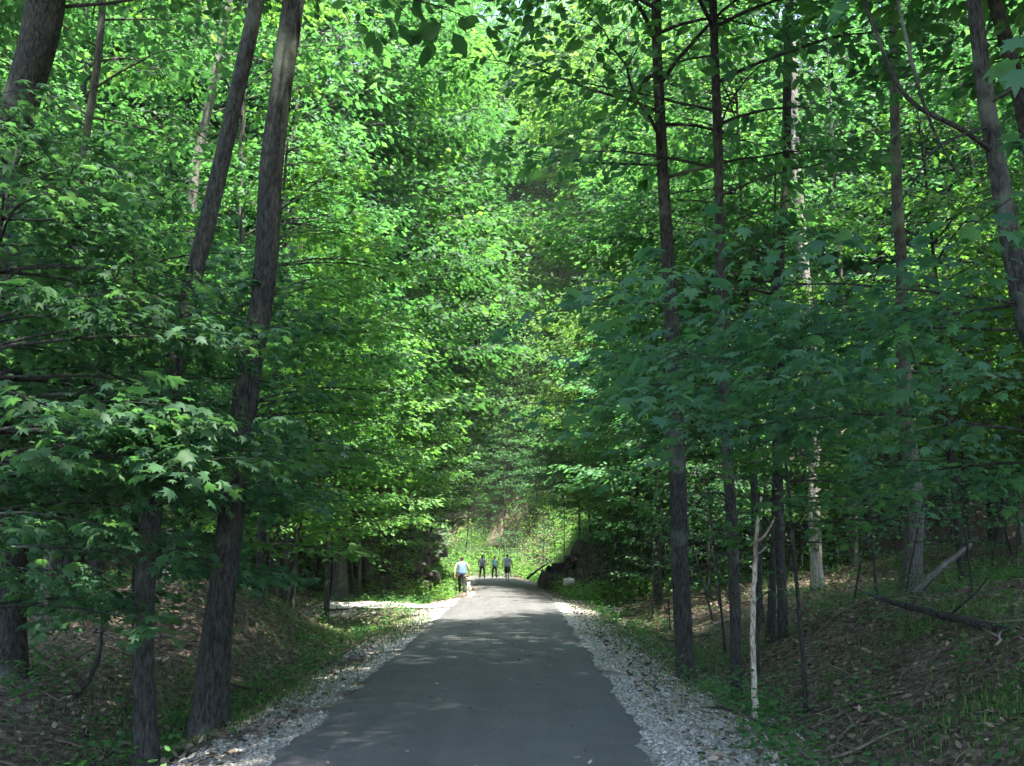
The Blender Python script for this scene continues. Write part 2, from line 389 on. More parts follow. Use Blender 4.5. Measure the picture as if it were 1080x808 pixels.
def greenf(x, y):
    d = x-xc(y)
    g = .2*np.exp(-((-d-3.6)/.9)**2)*ss(9, 13, y)*(d < 0)+1.0*np.exp(-((x+3.6)/.9)**2-((y-13)/2.3)**2)
    g = g+.9*np.exp(-((x+3.4)/1.2)**2-((y-23)/3.5)**2)
    g = g+.45*np.exp(-((x-2.9)/1.1)**2-((y-22)/4)**2)+.9*np.exp(-((x-4.8)/.9)**2-((y-8.9)/1.6)**2)+.15*np.exp(-((d-3.0)/.7)**2)*(d > 0)
    g = g+.9*np.exp(-((x-5.9)/.8)**2-((y-14)/1.6)**2)
    return np.clip(g, 0, 1)*(0.75+vnoise(x*1.3, y*1.3, 31)*.9)
green = greenf(X, Y)
me = mk_mesh('forest_ground_mesh', np.stack([X, Y, Z], -1).reshape(-1, 3), None, Qd, [M_GROUND], {'gravel': ('POINT', gravel.ravel()), 'green': ('POINT', green.ravel())}, smooth=True)
tag(link('ground', me), kind='structure')

ry = np.arange(-12, 112, .1); n = len(ry); offs = np.array([-1.62, -1.5, -1.44, -.9, -.3, .3, .9, 1.44, 1.5, 1.62])
prof = np.array([-.11, -.02, 0, .012, .02, .02, .012, 0, -.02, -.11])
rx = xc(ry)[:, None]+offs[None]; e = vnoise(ry*1.1, 1, 21)*.16+vnoise(ry*6, 1, 22)*.09; e2 = vnoise(ry*1.1, 9, 23)*.16+vnoise(ry*6, 9, 24)*.09
rx[:, :3] += e[:, None]; rx[:, -3:] += e2[:, None]
rz = zr(ry)[:, None]+prof[None]+.0
V = np.stack([rx, np.repeat(ry[:, None], 10, 1), rz], -1).reshape(-1, 3)
idx = (np.arange(n-1)[:, None]*10+np.arange(9)[None]).ravel()
tag(link('road', mk_mesh('trail_mesh', V, None, np.stack([idx, idx+1, idx+11, idx+10], 1), [M_ASPH], smooth=True)), 'dark asphalt trail running straight into the forest', kind='structure')

# side path on the left, pale and sunlit
sx = np.linspace(-5.6, -1.75, 40); pv = []
for x in sx:
    yc_ = 30.6+.05*(x+2)**2*-1; hw = .75+.5*math.exp(-((x+2)/1.0)**2)
    for f in (-1, -.4, .4, 1): pv.append((x, yc_+hw*f+random.Random(int(x*100)+int(f*9)).uniform(-.06, .06), max(T1(x, yc_+hw*f), -.1)+.03))
pv = np.array(pv); idx = (np.arange(39)[:, None]*4+np.arange(3)[None]).ravel()
M_PATH = plain('path_stone_dust', (.36, .34, .32), .95, .3, 25)
tag(link('path', mk_mesh('side_path_mesh', pv, None, np.stack([idx, idx+4, idx+5, idx+1], 1), [M_PATH], smooth=True)), kind='structure')

# ------------------------------------------------------------------ ground stuff
rng = np.random.default_rng(5)
def scatter_leaves(name, label, n, sampler, size, mat, flat=.5, tpl='oval', seed=1):
    r = np.random.default_rng(seed); x, y = sampler(r, n); n = len(x)
    L = Leaves(); z = terr(x, y)+r.random(n)*.03+.005
    a = r.random(n)*6.283
    L.add(np.stack([x, y, z], 1), np.stack([r.normal(0, flat, n), r.normal(0, flat, n), np.ones(n)], 1), np.stack([np.cos(a), np.sin(a), 0*a], 1), size*r.uniform(.6, 1.3, n))
    return tag(link(name, L.mesh(name+'_mesh', mat, tpl, r)), label, kind='stuff')
def samp_wood(r, n):
    y = 5.5+55*r.random(n)**1.5; x = xc(y)+np.where(r.random(n) < .5, -1, 1)*(1.9+14*r.random(n)**1.4)
    keep = (np.abs(x-xc(y)) > 2.6) | (r.random(n) < .35); return x[keep], y[keep]
scatter_leaves('leaf_litter', 'brown dead leaves covering the forest floor', 70000, samp_wood, .085, M_LITTER)
def samp_road(r, n):
    y = 6+40*r.random(n)**1.3; return xc(y)+r.uniform(-1.45, 1.45, n), y
# few bits on the trail
r_ = np.random.default_rng(77); x_, y_ = samp_road(r_, 420); L = Leaves(); a_ = r_.random(420)*6.283
L.add(np.stack([x_, y_, zr(y_)+.035], 1), np.stack([r_.normal(0, .3, 420), r_.normal(0, .3, 420), np.ones(420)], 1), np.stack([np.cos(a_), np.sin(a_), 0*a_], 1), r_.uniform(.02, .06, 420))
tag(link('leaf_debris', L.mesh('leaf_debris_mesh', M_LITTER, 'oval', r_)), 'bits of fallen leaf lying on the asphalt', kind='stuff')
# gravel
def samp_grav(r, n):
    y = 5.5+36*r.random(n)**1.6; s = r.random(n) < .58; wdt = np.where(s, 1.55+1.9*r.random(n)**1.2, -(1.55+.95*r.random(n)**1.5))
    x = xc(y)+wdt; k_ = (vnoise(x*1.1, y*.7, 91)+.5*vnoise(x*3, y*3, 92)) > r.uniform(-.5, .12, n); return x[k_], y[k_]
def stones(name, label, n, sampler, smin, smax, seed):
    r = np.random.default_rng(seed); x, y = sampler(r, n); n = len(x); z = terr(x, y)
    base = np.array([(1, 0, 0), (.3, .95, 0), (-.8, .6, 0), (-.8, -.6, 0), (.3, -.95, 0), (0, 0, .75)]) 
    F = np.array([(0, 1, 5), (1, 2, 5), (2, 3, 5), (3, 4, 5), (4, 0, 5)])
    s = r.uniform(smin, smax, n)**1; a = r.random(n)*6.283
    B = base[None]*(1+r.uniform(-.35, .35, (n, 6, 1))); B[:, 5, :2] += r.uniform(-.3, .3, (n, 2))
    ca, sa = np.cos(a)[:, None], np.sin(a)[:, None]
    Vx = (B[:, :, 0]*ca-B[:, :, 1]*sa)*s[:, None]+x[:, None]; Vy = (B[:, :, 0]*sa+B[:, :, 1]*ca)*s[:, None]+y[:, None]
    Vz = B[:, :, 2]*s[:, None]*r.uniform(.6, 1.2, n)[:, None]+z[:, None]-.004
    me = mk_mesh(name+'_mesh', np.stack([Vx, Vy, Vz], -1).reshape(-1, 3), (F[None]+np.arange(n)[:, None, None]*6).reshape(-1, 3), None, [M_STONE], {'lv': ('FACE', np.repeat(r.random(n), 5))})
    return tag(link(name, me), label, kind='stuff')
stones('gravel', 'pale crushed stone along both shoulders of the trail', 110000, samp_grav, .009, .026, 3)
# grass tufts and ground plants
def grass(name, label, n, sampler, hmin, hmax, mat, seed, lean=.5, wd=.006):
    r = np.random.default_rng(seed); x, y = sampler(r, n); n = len(x); z = terr(x, y)
    a = r.random(n)*6.283; h = r.uniform(hmin, hmax, n); ln = r.uniform(.1, lean, n)*h
    dx, dy = np.cos(a), np.sin(a); wv = wd*r.uniform(.7, 1.6, n)
    b = np.stack([x, y, z-.01], 1); s = np.stack([-dy*wv, dx*wv, 0*x], 1)
    m1 = b+np.stack([dx*ln*.35, dy*ln*.35, h*.6], 1); tp = b+np.stack([dx*ln, dy*ln, h], 1)
    V = np.stack([b-s, b+s, m1-s*.8, m1+s*.8, tp], 1).reshape(-1, 3); o = np.arange(n)[:, None]*5
    T_ = np.concatenate([o+np.array([[0, 1, 3]]), o+np.array([[0, 3, 2]]), o+np.array([[2, 3, 4]])], 1).reshape(-1, 3)
    me = mk_mesh(name+'_mesh', V, T_, None, [mat], {'lv': ('FACE', np.repeat(r.random(n), 3))})
    return tag(link(name, me), label, kind='stuff')
def samp_green(r, n):
    y = 6+36*r.random(n*4)**1.3; x = xc(y)+np.where(r.random(n*4) < .5, -1, 1)*(1.6+6*r.random(n*4))
    k_ = r.random(n*4) < greenf(x, y)*.9; return x[k_][:n], y[k_][:n]
grass('grass', 'short green grass on the ditch edges beside the trail', 90000, samp_green, .03, .10, M_GRASS, 9)
scatter_leaves('ground_cover', 'low green ground cover plants on the right bank and ditches', 26000, samp_green, .06, M_SHRUB, .5, 'oval', 4)

def undergrowth():
    r = np.random.default_rng(61); n = 11000
    y = 6+40*r.random(n)**1.25; sd = np.where(r.random(n) < .5, -1, 1); x = xc(y)+sd*(2.3+13*r.random(n)**1.25)
    den = vnoise(x*.7, y*.7, 71)+vnoise(x*2, y*2, 72)*.6; k_ = (r.random(n)*.9-.35 < den*1.3) & (np.abs(x-xc(y)) > 2.5)
    x, y = x[k_], y[k_]; m = 14; nn = len(x); hh = r.uniform(.08, .42, nn)*(.5+r.random(nn))
    X_ = np.repeat(x, m)+r.normal(0, .12, nn*m); Y_ = np.repeat(y, m)+r.normal(0, .12, nn*m); Z_ = np.repeat(terr(x, y), m)+np.repeat(hh, m)*r.uniform(.3, 1, nn*m)
    a = r.random(nn*m)*6.283; L = Leaves(); k2 = nn*m
    L.add(np.stack([X_, Y_, Z_], 1), np.stack([r.normal(0, .4, k2), r.normal(0, .4, k2), np.ones(k2)], 1), np.stack([np.cos(a), np.sin(a), 0*a-.3], 1), np.repeat(r.uniform(.04, .1, nn), m)*r.uniform(.7, 1.2, k2))
    tag(link('undergrowth', L.mesh('undergrowth_mesh', M_SHRUB, 'oval', r)), 'low leafy undergrowth spread over both banks', kind='stuff')
    # thicker brush on the sides of the cutting and beyond it
    n = 11000; y = 36+62*r.random(n)**.8; sd = np.where(r.random(n) < .5, -1, 1); x = np.where(y > 76, r.uniform(-12, 10, n), xc(y)+sd*(2.6+11*r.random(n)**1.2)); m = 18
    k_ = vnoise(x*.5, y*.5, 75) > -.28; x, y = x[k_], y[k_]; nn = len(x); k2 = nn*m; hh = r.uniform(.2, 1.0, nn)*np.where(y > 76, 2.2, 1)
    X_ = np.repeat(x, m)+r.normal(0, .25, k2); Y_ = np.repeat(y, m)+r.normal(0, .25, k2); Z_ = np.repeat(terr(x, y), m)+np.repeat(hh, m)*r.uniform(.1, 1, k2)
    a = r.random(k2)*6.283; L = Leaves()
    L.add(np.stack([X_, Y_, Z_], 1), np.stack([r.normal(0, .5, k2), r.normal(0, .5, k2), np.ones(k2)], 1), np.stack([np.cos(a), np.sin(a), 0*a-.3], 1), np.repeat(r.uniform(.1, .22, nn), m)*r.uniform(.7, 1.2, k2))
    tag(link('brush', L.mesh('brush_mesh', M_BRIGHT, 'simple', r)), 'green brush on the sides of the far cutting', kind='stuff')
    # broken twigs and bark bits
    n = 3800; y = 6.5+28*r.random(n)**1.4; sd = np.where(r.random(n) < .4, -1, 1); x = xc(y)+sd*(2.2+8*r.random(n)); TB = Tubes()
    for i in range(n):
        a = r.random()*3.14; l = r.uniform(.05, .35); dx, dy = math.cos(a)*l, math.sin(a)*l; rr_ = r.uniform(.003, .009)
        z0_ = T1(x[i], y[i])+.02; z1_ = T1(x[i]+dx, y[i]+dy)+.02+r.random()*.05
        TB.add(np.array([[x[i], y[i], z0_], [x[i]+dx*.5-dy*.1, y[i]+dy*.5+dx*.1, (z0_+z1_)/2+.015], [x[i]+dx, y[i]+dy, z1_]]), [rr_, rr_*.8, rr_*.4], 4, cap=False)
    tag(link('twig_litter', TB.mesh('twig_litter_mesh', B_STICK)), 'broken twigs scattered over the forest floor', kind='stuff')
undergrowth()

# ------------------------------------------------------------------ far-left etc: prototypes
HID = []
def proto_path(rng, H, r, lean=.04):
    n = 8; pts = []; x = y = 0; ax = rng.normal(0, lean); ay = rng.normal(0, lean)
    for i in range(n+1):
        z = H*i/n; pts.append((x, y, z-(.3 if i == 0 else 0), r*(1-.85*(i/n)**.9)+.008)); x += ax*H/n+rng.normal(0, .012)*H/n*2; y += ay*H/n+rng.normal(0, .012)*H/n*2
    return pts
def mkproto(kind, seed):
    g = np.random.default_rng(seed)
    if kind == 'canopy':
        H = g.uniform(21, 27)
        return make_tree('forest_tree', 'x', 'tree', (0, 0, 0), proto_path(g, H, g.uniform(.15, .24)), dict(z0=H*.26, n=64, L=5.0, leaf=.23, dens=.9, up=(.2, .8), jit=.42, thick=.07, lmin=.42, end=.1), seed, [B_DARK, B_GREY][seed % 2], [M_CANOPY, M_BRIGHT][seed % 3 == 0], k=8, bump=.1, tpl='oval')
    if kind == 'tall':
        H = g.uniform(26, 31)
        return make_tree('forest_tree', 'x', 'tree', (0, 0, 0), proto_path(g, H, g.uniform(.2, .28)), dict(z0=H*.14, n=92, L=6.0, leaf=.28, dens=1.0, up=(.15, .8), jit=.52, thick=.10, lmin=.45, end=.1), seed, B_GREY, [M_CANOPY, M_BRIGHT][seed % 2], k=8, bump=.1)
    if kind == 'under':
        H = g.uniform(7, 11)
        return make_tree('understory_tree', 'x', 'tree', (0, 0, 0), proto_path(g, H, g.uniform(.05, .09), .07), dict(z0=1.7, n=54, L=3.1, leaf=.17, dens=.9, up=(.05, .6), jit=.36, end=-.05, thick=.07, lmin=.35), seed, B_DARK, [M_BRIGHT, M_CANOPY, M_BRIGHT][seed % 3], k=7, bump=.08, tpl='oval')
    if kind == 'sapling':
        H = g.uniform(2.4, 4.2)
        return make_tree('sapling', 'x', 'sapling', (0, 0, 0), proto_path(g, H, .018, .1), dict(z0=.6, n=11, L=1.1, leaf=.11, dens=.4, up=(.1, .6), jit=.4), seed, B_DARK, M_MAPLE, k=5, bump=.05, tpl='oval')
    if kind == 'pole':
        H = g.uniform(13, 17)
        return make_tree('pole_tree', 'x', 'tree', (0, 0, 0), proto_path(g, H, g.uniform(.06, .1), .05), dict(z0=H*.36, n=34, L=2.8, leaf=.21, dens=.85, up=(.2, .8), jit=.5, lmin=.4, thick=.1), seed, [B_DARK, B_GREY][seed % 2], M_CANOPY, k=7, bump=.1)
PROTO = {'canopy': [mkproto('canopy', 100+i) for i in range(4)], 'tall': [mkproto('tall', 200+i) for i in range(3)],
         'under': [mkproto('under', 300+i) for i in range(6)], 'sapling': [mkproto('sapling', 400+i) for i in range(4)],
         'pole': [mkproto('pole', 500+i) for i in range(4)]}
USED = set()
def put(kind, x, y, s=None, label=None, group=None, rz=None, r=random.Random(42)):
    p = r.choice(PROTO[kind]); s = s or r.uniform(.85, 1.2); rz = r.uniform(0, 6.283) if rz is None else rz
    loc = (x, y, T1(x, y)-.03)
    if p.name not in USED:
        USED.add(p.name); p.location = loc; p.rotation_euler = (0, 0, rz); p.scale = (s,)*3; p['label'] = label; p['group'] = group; return p
    return copy_tree(p, loc, rz, s, label, group)
taken = []
def free(x, y, dmin):
    return all((x-a)**2+(y-b)**2 > dmin*dmin for a, b in taken)

# ------------------------------------------------------------------ hero trees (from measured trunk lines)
def hero(name, label, pix, dist, H, seed, mbark, mleaf, crown=None, extra=None, zbase=None, k=14, tpl='oval', flare=.5, toplean=None):
    """pix: list of (px,py,width_px) from the base up; dist: distance, or list of distances"""
    ds = dist if isinstance(dist, (list, tuple)) else [dist]*len(pix)
    pts = [P(a, b, d) for (a, b, _), d in zip(pix, ds)]
    rad = [w_*.44/FPX*d for (_, _, w_), d in zip(pix, ds)]
    b = pts[0].copy(); b.z = T1(b.x, b.y)-.05
    path = [(0, 0, -.15, rad[0])]+[(p.x-b.x, p.y-b.y, p.z-b.z, r_) for p, r_ in zip(pts, rad) if p.z-b.z > .15]
    last = path[-1]; prev = path[-2]
    if last[2] < H:
        d = np.array(last[:3])-np.array(prev[:3]); d /= d[2]; d[:2] *= .6
        if toplean: d[0], d[1] = toplean
        for f in (.25, .5, .75, 1): 
            q = np.array(last[:3])+d*(H-last[2])*f; path.append((q[0], q[1], q[2], last[3]*(1-.85*f)+.01))
    taken.append((b.x, b.y))
    return make_tree(name, label, 'tree', b, path, crown, seed, mbark, mleaf, None, extra, k=k, tpl=tpl, flare=flare)
CR = dict(z0=9, n=42, L=4.4, leaf=.2, dens=.7, up=(.2, .8), jit=.6, thick=.12, lmin=.4)

hero('large_leaning_tree', 'thick leaning trunk rising out of the dark maple leaves left of the trail', [(221, 757, 38), (232, 660, 34), (243, 590, 31), (253, 480, 30), (263, 380, 29), (276, 290, 28), (289, 170, 29), (300, 80, 28), (312, 0, 28)], 11.2, 21, 1, B_DARK, M_CANOPY, dict(CR, z0=8.5))
hero('dark_leaning_tree', 'slimmer dark trunk leaning right, next to the thick grey leaning trunk', [(150, 796, 27), (149, 700, 25), (152, 620, 24), (165, 480, 23), (190, 350, 22), (222, 222, 21), (245, 120, 21), (272, 0, 20)], 9.3, 18, 2, B_DARK, M_CANOPY, dict(CR, z0=7.5, n=26))
hero('pale_birch_tree', 'slim pale mottled trunk behind the two leaning trunks at upper left', [(175, 640, 13), (190, 400, 12), (204, 190, 12), (222, 100, 11), (237, 30, 10)], 22, 20, 3, B_PALE, M_BRIGHT, dict(CR, z0=11, n=20))
hero('old_ivy_tree', 'massive dark rough trunk cut off by the left edge of the view', [(4, 740, 34), (6, 600, 34), (8, 400, 38), (12, 200, 42), (25, 80, 46), (40, 0, 50)], [12.5]*4+[12.2, 12], 22, 4, B_DARK, M_MAPLE, dict(CR, z0=8))
hero('tall_straight_tree', 'tall straight grey-brown trunk nearest the right shoulder of the trail', [(724, 712, 21), (719, 600, 21), (710, 440, 20), (705, 300, 17), (697, 150, 14), (692, 0, 13)], 15, 23, 5, B_DARK, M_CANOPY, dict(CR, z0=7.2, n=56))
hero('slender_dark_tree', 'slender dark straight trunk just right of the tall grey-brown trunk', [(777, 722, 13), (772, 560, 13), (764, 420, 13), (760, 250, 12), (755, 100, 11), (752, 0, 10)], 14.2, 19, 6, B_DARK, M_MAPLE, dict(CR, z0=6.8, n=36, L=3.6))
hero('forked_dark_tree', 'dark slim trunk with loose bark, upper right in front of a pale trunk', [(825, 668, 11), (821, 520, 11), (819, 400, 11), (824, 250, 11), (829, 170, 11), (833, 0, 11)], 17.5, 20, 7, B_DARK, M_CANOPY, dict(CR, z0=13, n=18, L=2.8))
hero('pale_background_tree', 'pale grey trunk showing behind the dark slim trunk at upper right', [(862, 600, 14), (858, 400, 14), (842, 220, 13), (838, 140, 12), (832, 0, 10)], 27, 24, 8, B_PALE, M_CANOPY, dict(CR, z0=14, n=24, L=3.2))
hero('grey_beech_tree', 'stout smooth grey trunk on top of the right bank above the fallen branch', [(962, 617, 22), (961, 500, 21), (955, 400, 17), (950, 330, 15), (946, 180, 13), (943, 0, 12)], 20, 24, 9, B_GREY, M_CANOPY, dict(CR, z0=12, n=28, L=3.2))
def right_maple(TB, LB, rng, pp):
    def at(z): return pp[min(np.searchsorted(pp[:, 2], z), len(pp)-1), :3]
    # long low limbs reaching left over the shoulder of the trail
    for z, az, L, up in ((2.3, 3.0, 3.3, .30), (2.6, 3.3, 3.9, .14), (3.05, 2.75, 3.5, .2), (3.3, 3.15, 4.0, .1), (3.4, 2.5, 3.2, .12), (1.9, 2.0, 2.4, .2)):
        branch(TB, LB, rng, at(z), az, L, up, .013, .135, .62, -.3, jit=.36, bare=.06, nsub=10, droop=.45, thick=.08)
    # leafy tips hanging close to the viewer
    for px_, py_, d_ in ((1075, 30, 4.6), (1065, 150, 4.8), (885, -6, 5.0)):
        a_ = np.array(list(P(px_+60, py_-70, d_+.3)))-np.array(list(pp0)); b_ = np.array(list(P(px_, py_+10, d_)))-np.array(list(pp0))
        TB.add(np.array([a_, (a_+b_)/2+[0, 0, .03], b_]), [.008, .005, .002], 4); spray(LB, rng, a_, b_, .12, 11, .13, .4, .5, .04)
    # dark bare crooked limbs against the light
    for ps, rs in (([P(1047, 160, 8.2), P(1022, 140, 8.0), P(995, 126, 7.9), P(965, 115, 7.8), P(942, 85, 7.8), P(930, 50, 7.7), P(912, 5, 7.7), P(900, -45, 7.6)], [.026, .022, .021, .02, .019, .017, .014, .01]),
                   ([P(1044, 132, 8.2), P(1020, 140, 7.9), P(985, 155, 7.7), P(965, 190, 7.6), P(945, 222, 7.5)], [.018, .014, .011, .008, .004]),
                   ([P(1000, 126, 7.9), P(1012, 188, 7.8), P(990, 150, 7.75), P(972, 105, 7.7), P(958, 50, 7.7), P(944, -10, 7.7)][1:], [.006, .012, .015, .014, .012]),
                   ([P(1040, 110, 8.2), P(1066, 95, 8.0), P(1090, 70, 7.8)], [.02, .016, .012])):
        TB.add(interp_path([tuple(np.array(list(p))-np.array(list(pp0)))+(r_,) for p, r_ in zip(ps, rs)], 22)[:, :3], np.interp(np.linspace(0, 1, 22), np.linspace(0, 1, len(rs)), rs), 6, .15, 3)
pp0 = P(1140, 640, 8.2); pp0.z = T1(pp0.x, pp0.y)-.05
hero('curving_maple_tree', 'maple trunk curving up the right edge with crooked limbs and long leafy boughs', [(1140, 640, 30), (1112, 430, 27), (1078, 300, 25), (1058, 200, 23), (1041, 120, 21), (1026, 0, 18)], 8.2, 15, 10, B_DARK, M_MAPLE, dict(CR, z0=6.5, n=16, L=3.4, leaf=.15), extra=right_maple, tpl='maple')
hero('leaning_dark_tree', 'dark trunk leaning away behind the curving maple in the top right corner', [(1150, 560, 22), (1110, 300, 20), (1082, 120, 19), (1062, 40, 18), (1048, 0, 17)], 11, 18, 11, B_DARK, M_CANOPY, dict(CR, z0=8, n=22, L=3.5))

# left foreground maples: overlapping, layered foliage
def front_maple(name, label, x, y, H, seed, z0, L, n, az, leafm=M_MAPLE, azs=.9, r=.05, leaf=.125, dens=.8, jit=.38, up=(-.02, .35), tpl='maple'):
    g = np.random.default_rng(seed); b = (x, y, T1(x, y)-.03); taken.append((x, y))
    return make_tree(name, label, 'tree', b, proto_path(g, H, r, .05), dict(z0=z0, n=n, L=L, leaf=leaf, dens=dens, up=up, end=-.22, az=az, azs=azs, jit=jit, round=1, droop=.4), seed, B_DARK, leafm, None, tpl=tpl, k=8, bump=.08)
front_maple('maple_tree', 'young maple with layered blue-green leaves filling the left edge of the view', -4.7, 8.2, 5.6, 21, 1.05, 2.5, 56, -.2, azs=1.1, dens=1.1)
front_maple('maple_tree', 'young maple with drooping leaf tiers just behind the thick leaning trunk', -4.5, 12.3, 6.6, 22, 1.2, 2.3, 48, -.3, azs=1.4, dens=1.1)
front_maple('maple_tree', 'shaded young maple at far left behind the front leaf tiers', -6.2, 10.0, 6.6, 23, 1.9, 2.6, 40, .3, azs=1.6, dens=1.0)
front_maple('maple_tree', 'bright maple overhanging the left ditch beside the grassy verge', -4.3, 15.0, 8.5, 24, 1.8, 2.6, 52, 0, M_BRIGHT, 1.3, .07)
front_maple('maple_tree', 'green maple arching over the leaf-strewn mound left of the trail', -5.0, 19.5, 9.5, 25, 1.9, 3.0, 56, 0, M_CANOPY, 1.3, .08)
front_maple('maple_tree', 'small bright-leaved maple in front of the bleached dead stem on the right', 3.5, 12.6, 4.3, 26, 1.8, 1.3, 26, 2.6, M_BRIGHT, 2, .025, .12, .8)
front_maple('maple_tree', 'dark leafy maple standing in front of the right woods beyond the tall trunk', 4.4, 18.0, 9.0, 27, 2.8, 3.2, 36, 3.1, M_CANOPY, 1.3, .07)

front_maple('maple_tree', 'tall green maple leaning over the trail from the right beyond the dark leafy maple', 4.9, 20.8, 12.5, 31, 3.4, 4.2, 60, 3.0, M_CANOPY, 1.2, .09, .16, .8, .45, (.1, .6), 'oval')
front_maple('maple_tree', 'bright green maple over the right shoulder further up the trail', 4.8, 35.5, 13, 32, 3.6, 4.3, 60, 3.0, M_BRIGHT, 1.2, .09, .17, .8, .45, (.1, .6), 'oval')

# ------------------------------------------------------------------ woods
rd = random.Random(7)
GL, GR, GF = 'trees in the woods left of the trail', 'trees in the woods right of the trail', 'trees at the far end of the trail'
LBL = {('under', 'L'): 'leafy understory tree among others in the woods left of the trail', ('under', 'R'): 'leafy understory tree among others in the woods right of the trail',
       ('under', 'F'): 'sunlit understory tree among others beyond the far end of the trail',
       ('canopy', 'L'): 'tall leafy tree among others in the woods left of the trail', ('canopy', 'R'): 'tall leafy tree among others in the woods right of the trail',
       ('canopy', 'F'): 'tall leafy tree among others beyond the far end of the trail', ('tall', 'L'): 'very tall broad-crowned tree among others in the left woods',
       ('tall', 'R'): 'very tall broad-crowned tree among others in the right woods', ('tall', 'F'): 'very tall broad-crowned tree among others closing the far end',
       ('pole', 'L'): 'thin-trunked pole tree among others in the left woods', ('pole', 'R'): 'thin-trunked pole tree among others in the right woods',
       ('pole', 'F'): 'thin-trunked pole tree among others beyond the far end', ('sapling', 'L'): 'small leafy sapling among others on the left forest floor',
       ('sapling', 'R'): 'small leafy sapling among others on the right forest floor', ('sapling', 'F'): 'small leafy sapling among others at the far end'}
GN = {'under': 'understory trees', 'canopy': 'tall forest trees', 'tall': 'very tall forest trees', 'pole': 'pole trees', 'sapling': 'saplings'}
SIDE = {'L': ' left of the trail', 'R': ' right of the trail', 'F': ' beyond the far end of the trail'}
LIT = [(6, 24, 8), (8, 22, 9), (9, 28, 9), (11, 30, 11), (6, 30, 8), (8, 36, 10), (13, 26, 11), (10, 22, 7), (4.8, 12.6), (-.5, 68), (-1.5, 72), (3, 72), (-4, 76), (4, 82), (-1.5, 24), (.8, 24), (-1.5, 27), (.8, 27), (-1, 30), (.8, 30), (-2, 35), (-.4, 22.5), (-.4, 25), (-.4, 28), (-.4, 32), (1.9, 11.3), (2.8, 11.8), (-3.6, 12.5), (-3.4, 21), (-4.5, 30.5), (-.6, 52), (-.7, 58), (-.8, 63), (.5, 74), (-1, 76), (2.5, 76), (-1.5, 79), (-4, 82), (1, 82), (-6, 86), (-2, 88), (2, 87), (-3.5, 46), (-3.5, 54), (-.6, 38), (-.4, 11)]
CRAD = {'tall': 5, 'canopy': 4, 'pole': 2.3, 'under': 2.3}
def shades(kind, x, y):
    if kind not in CRAD: return False
    if kind in ('tall', 'canopy') and 60 < y < 91 and abs(x-float(xc(y))) < 12: return True
    if kind == 'under' and 62 < y < 84 and abs(x-float(xc(y))) < 3.6+(y-62)*.22: return True
    z0, z1 = {'tall': (5, 30), 'canopy': (7, 25), 'pole': (5, 15), 'under': (2, 10)}[kind]
    kx, ky = SUN_DIR.x/SUN_DIR.z, SUN_DIR.y/SUN_DIR.z
    for q_ in LIT:
        a, b_ = q_[:2]; zl = q_[2] if len(q_) > 2 else 0
        if kind == 'under' and y > 72: continue
        for i in range(7):
            h = z0+(z1-z0)*i/6-zl
            if h < 3 and zl: continue
            if (a+kx*h-x)**2+(b_+ky*h-y)**2 < (CRAD[kind]*(1.35 if y > 60 else 1))**2: return True
    return False
def names(kind, x, y):
    z = 'F' if y > 78 else ('L' if x < float(xc(y)) else 'R')
    if z == 'F': return LBL[(kind, z)], GN[kind]+SIDE[z]
    b = ' close to the viewer' if y < 26 else (' in the middle distance' if y < 50 else ' far along it')
    e = ', at the trail edge' if abs(x-float(xc(y))) < 7.2 else ', back among the trunks'
    k_ = {'under': 'leafy understory tree', 'canopy': 'tall leafy tree', 'tall': 'very tall broad-crowned tree', 'pole': 'thin-trunked pole tree', 'sapling': 'small leafy sapling'}[kind]
    return k_+SIDE[z]+b+e, GN[kind]+SIDE[z]+b+e
def grow(kind, x, y, s=None, rz=None):
    if shades(kind, x, y): return
    z = 'F' if y > 78 else ('L' if x < float(xc(y)) else 'R')
    taken.append((x, y)); l_, g_ = names(kind, x, y); return put(kind, x, y, s, l_, g_, rz)
# rows beside the trail
for y in np.arange(21, 80, 3.0):
    for sgn in (-1, 1):
        yy = y+rd.uniform(-1, 1); x = float(xc(yy))+sgn*rd.uniform(4.4, 6.0)
        if free(x, yy, 1.6): grow('under', x, yy, rd.uniform(.85, 1.15))
def fill(kind, n, x0, x1, y0, y1, dmin, clear, srange=(.85, 1.2)):
    c = 0
    for _ in range(n*12):
        if c >= n: break
        y = rd.uniform(y0, y1); x = rd.uniform(x0, x1)
        if y < 96 and abs(x-float(xc(y))) < clear: continue
        if y < 60 and abs(x) > y*.62+6 : continue
        if not free(x, y, dmin): continue
        grow(kind, x, y, rd.uniform(*srange)); c += 1
for y in np.arange(46, 62, 4.2):
    for sgn in (-1, 1):
        yy = y+rd.uniform(-1, 1); x = float(xc(yy))+sgn*rd.uniform(5.6, 7.5)
        if free(x, yy, 1.2): grow('tall' if y > 56 else 'canopy', x, yy, rd.uniform(.95, 1.1))
for y in np.arange(22, 46, 4.5):
    x = float(xc(y))-rd.uniform(5.5, 7); grow('pole', x, y, 1.15)
    x = float(xc(y))+rd.uniform(6, 7.5); grow('pole', x, y+2, 1.15)
for x in np.arange(-16, 12, 4.5):
    for y in (95, 101): grow('tall', x+rd.uniform(-1, 1), y+rd.uniform(-2, 2), rd.uniform(1.3, 1.5))
fill('tall', 40, -42, 42, 40, 105, 4.5, 6.0)
fill('canopy', 16, -30, -6, 17, 60, 3.6, 6.5)
fill('canopy', 18, 6, 30, 20, 60, 3.6, 6.5)
fill('tall', 26, -50, 50, 95, 135, 5, 0, (1, 1.25))
fill('under', 22, -28, -6.5, 17, 60, 2.2, 6)
fill('under', 26, 6.5, 30, 20, 60, 2.2, 6)
fill('under', 30, -35, 35, 78, 110, 2.5, 3.5, (1.0, 1.5))
fill('pole', 16, -22, -5.5, 14, 50, 1.6, 5.5)
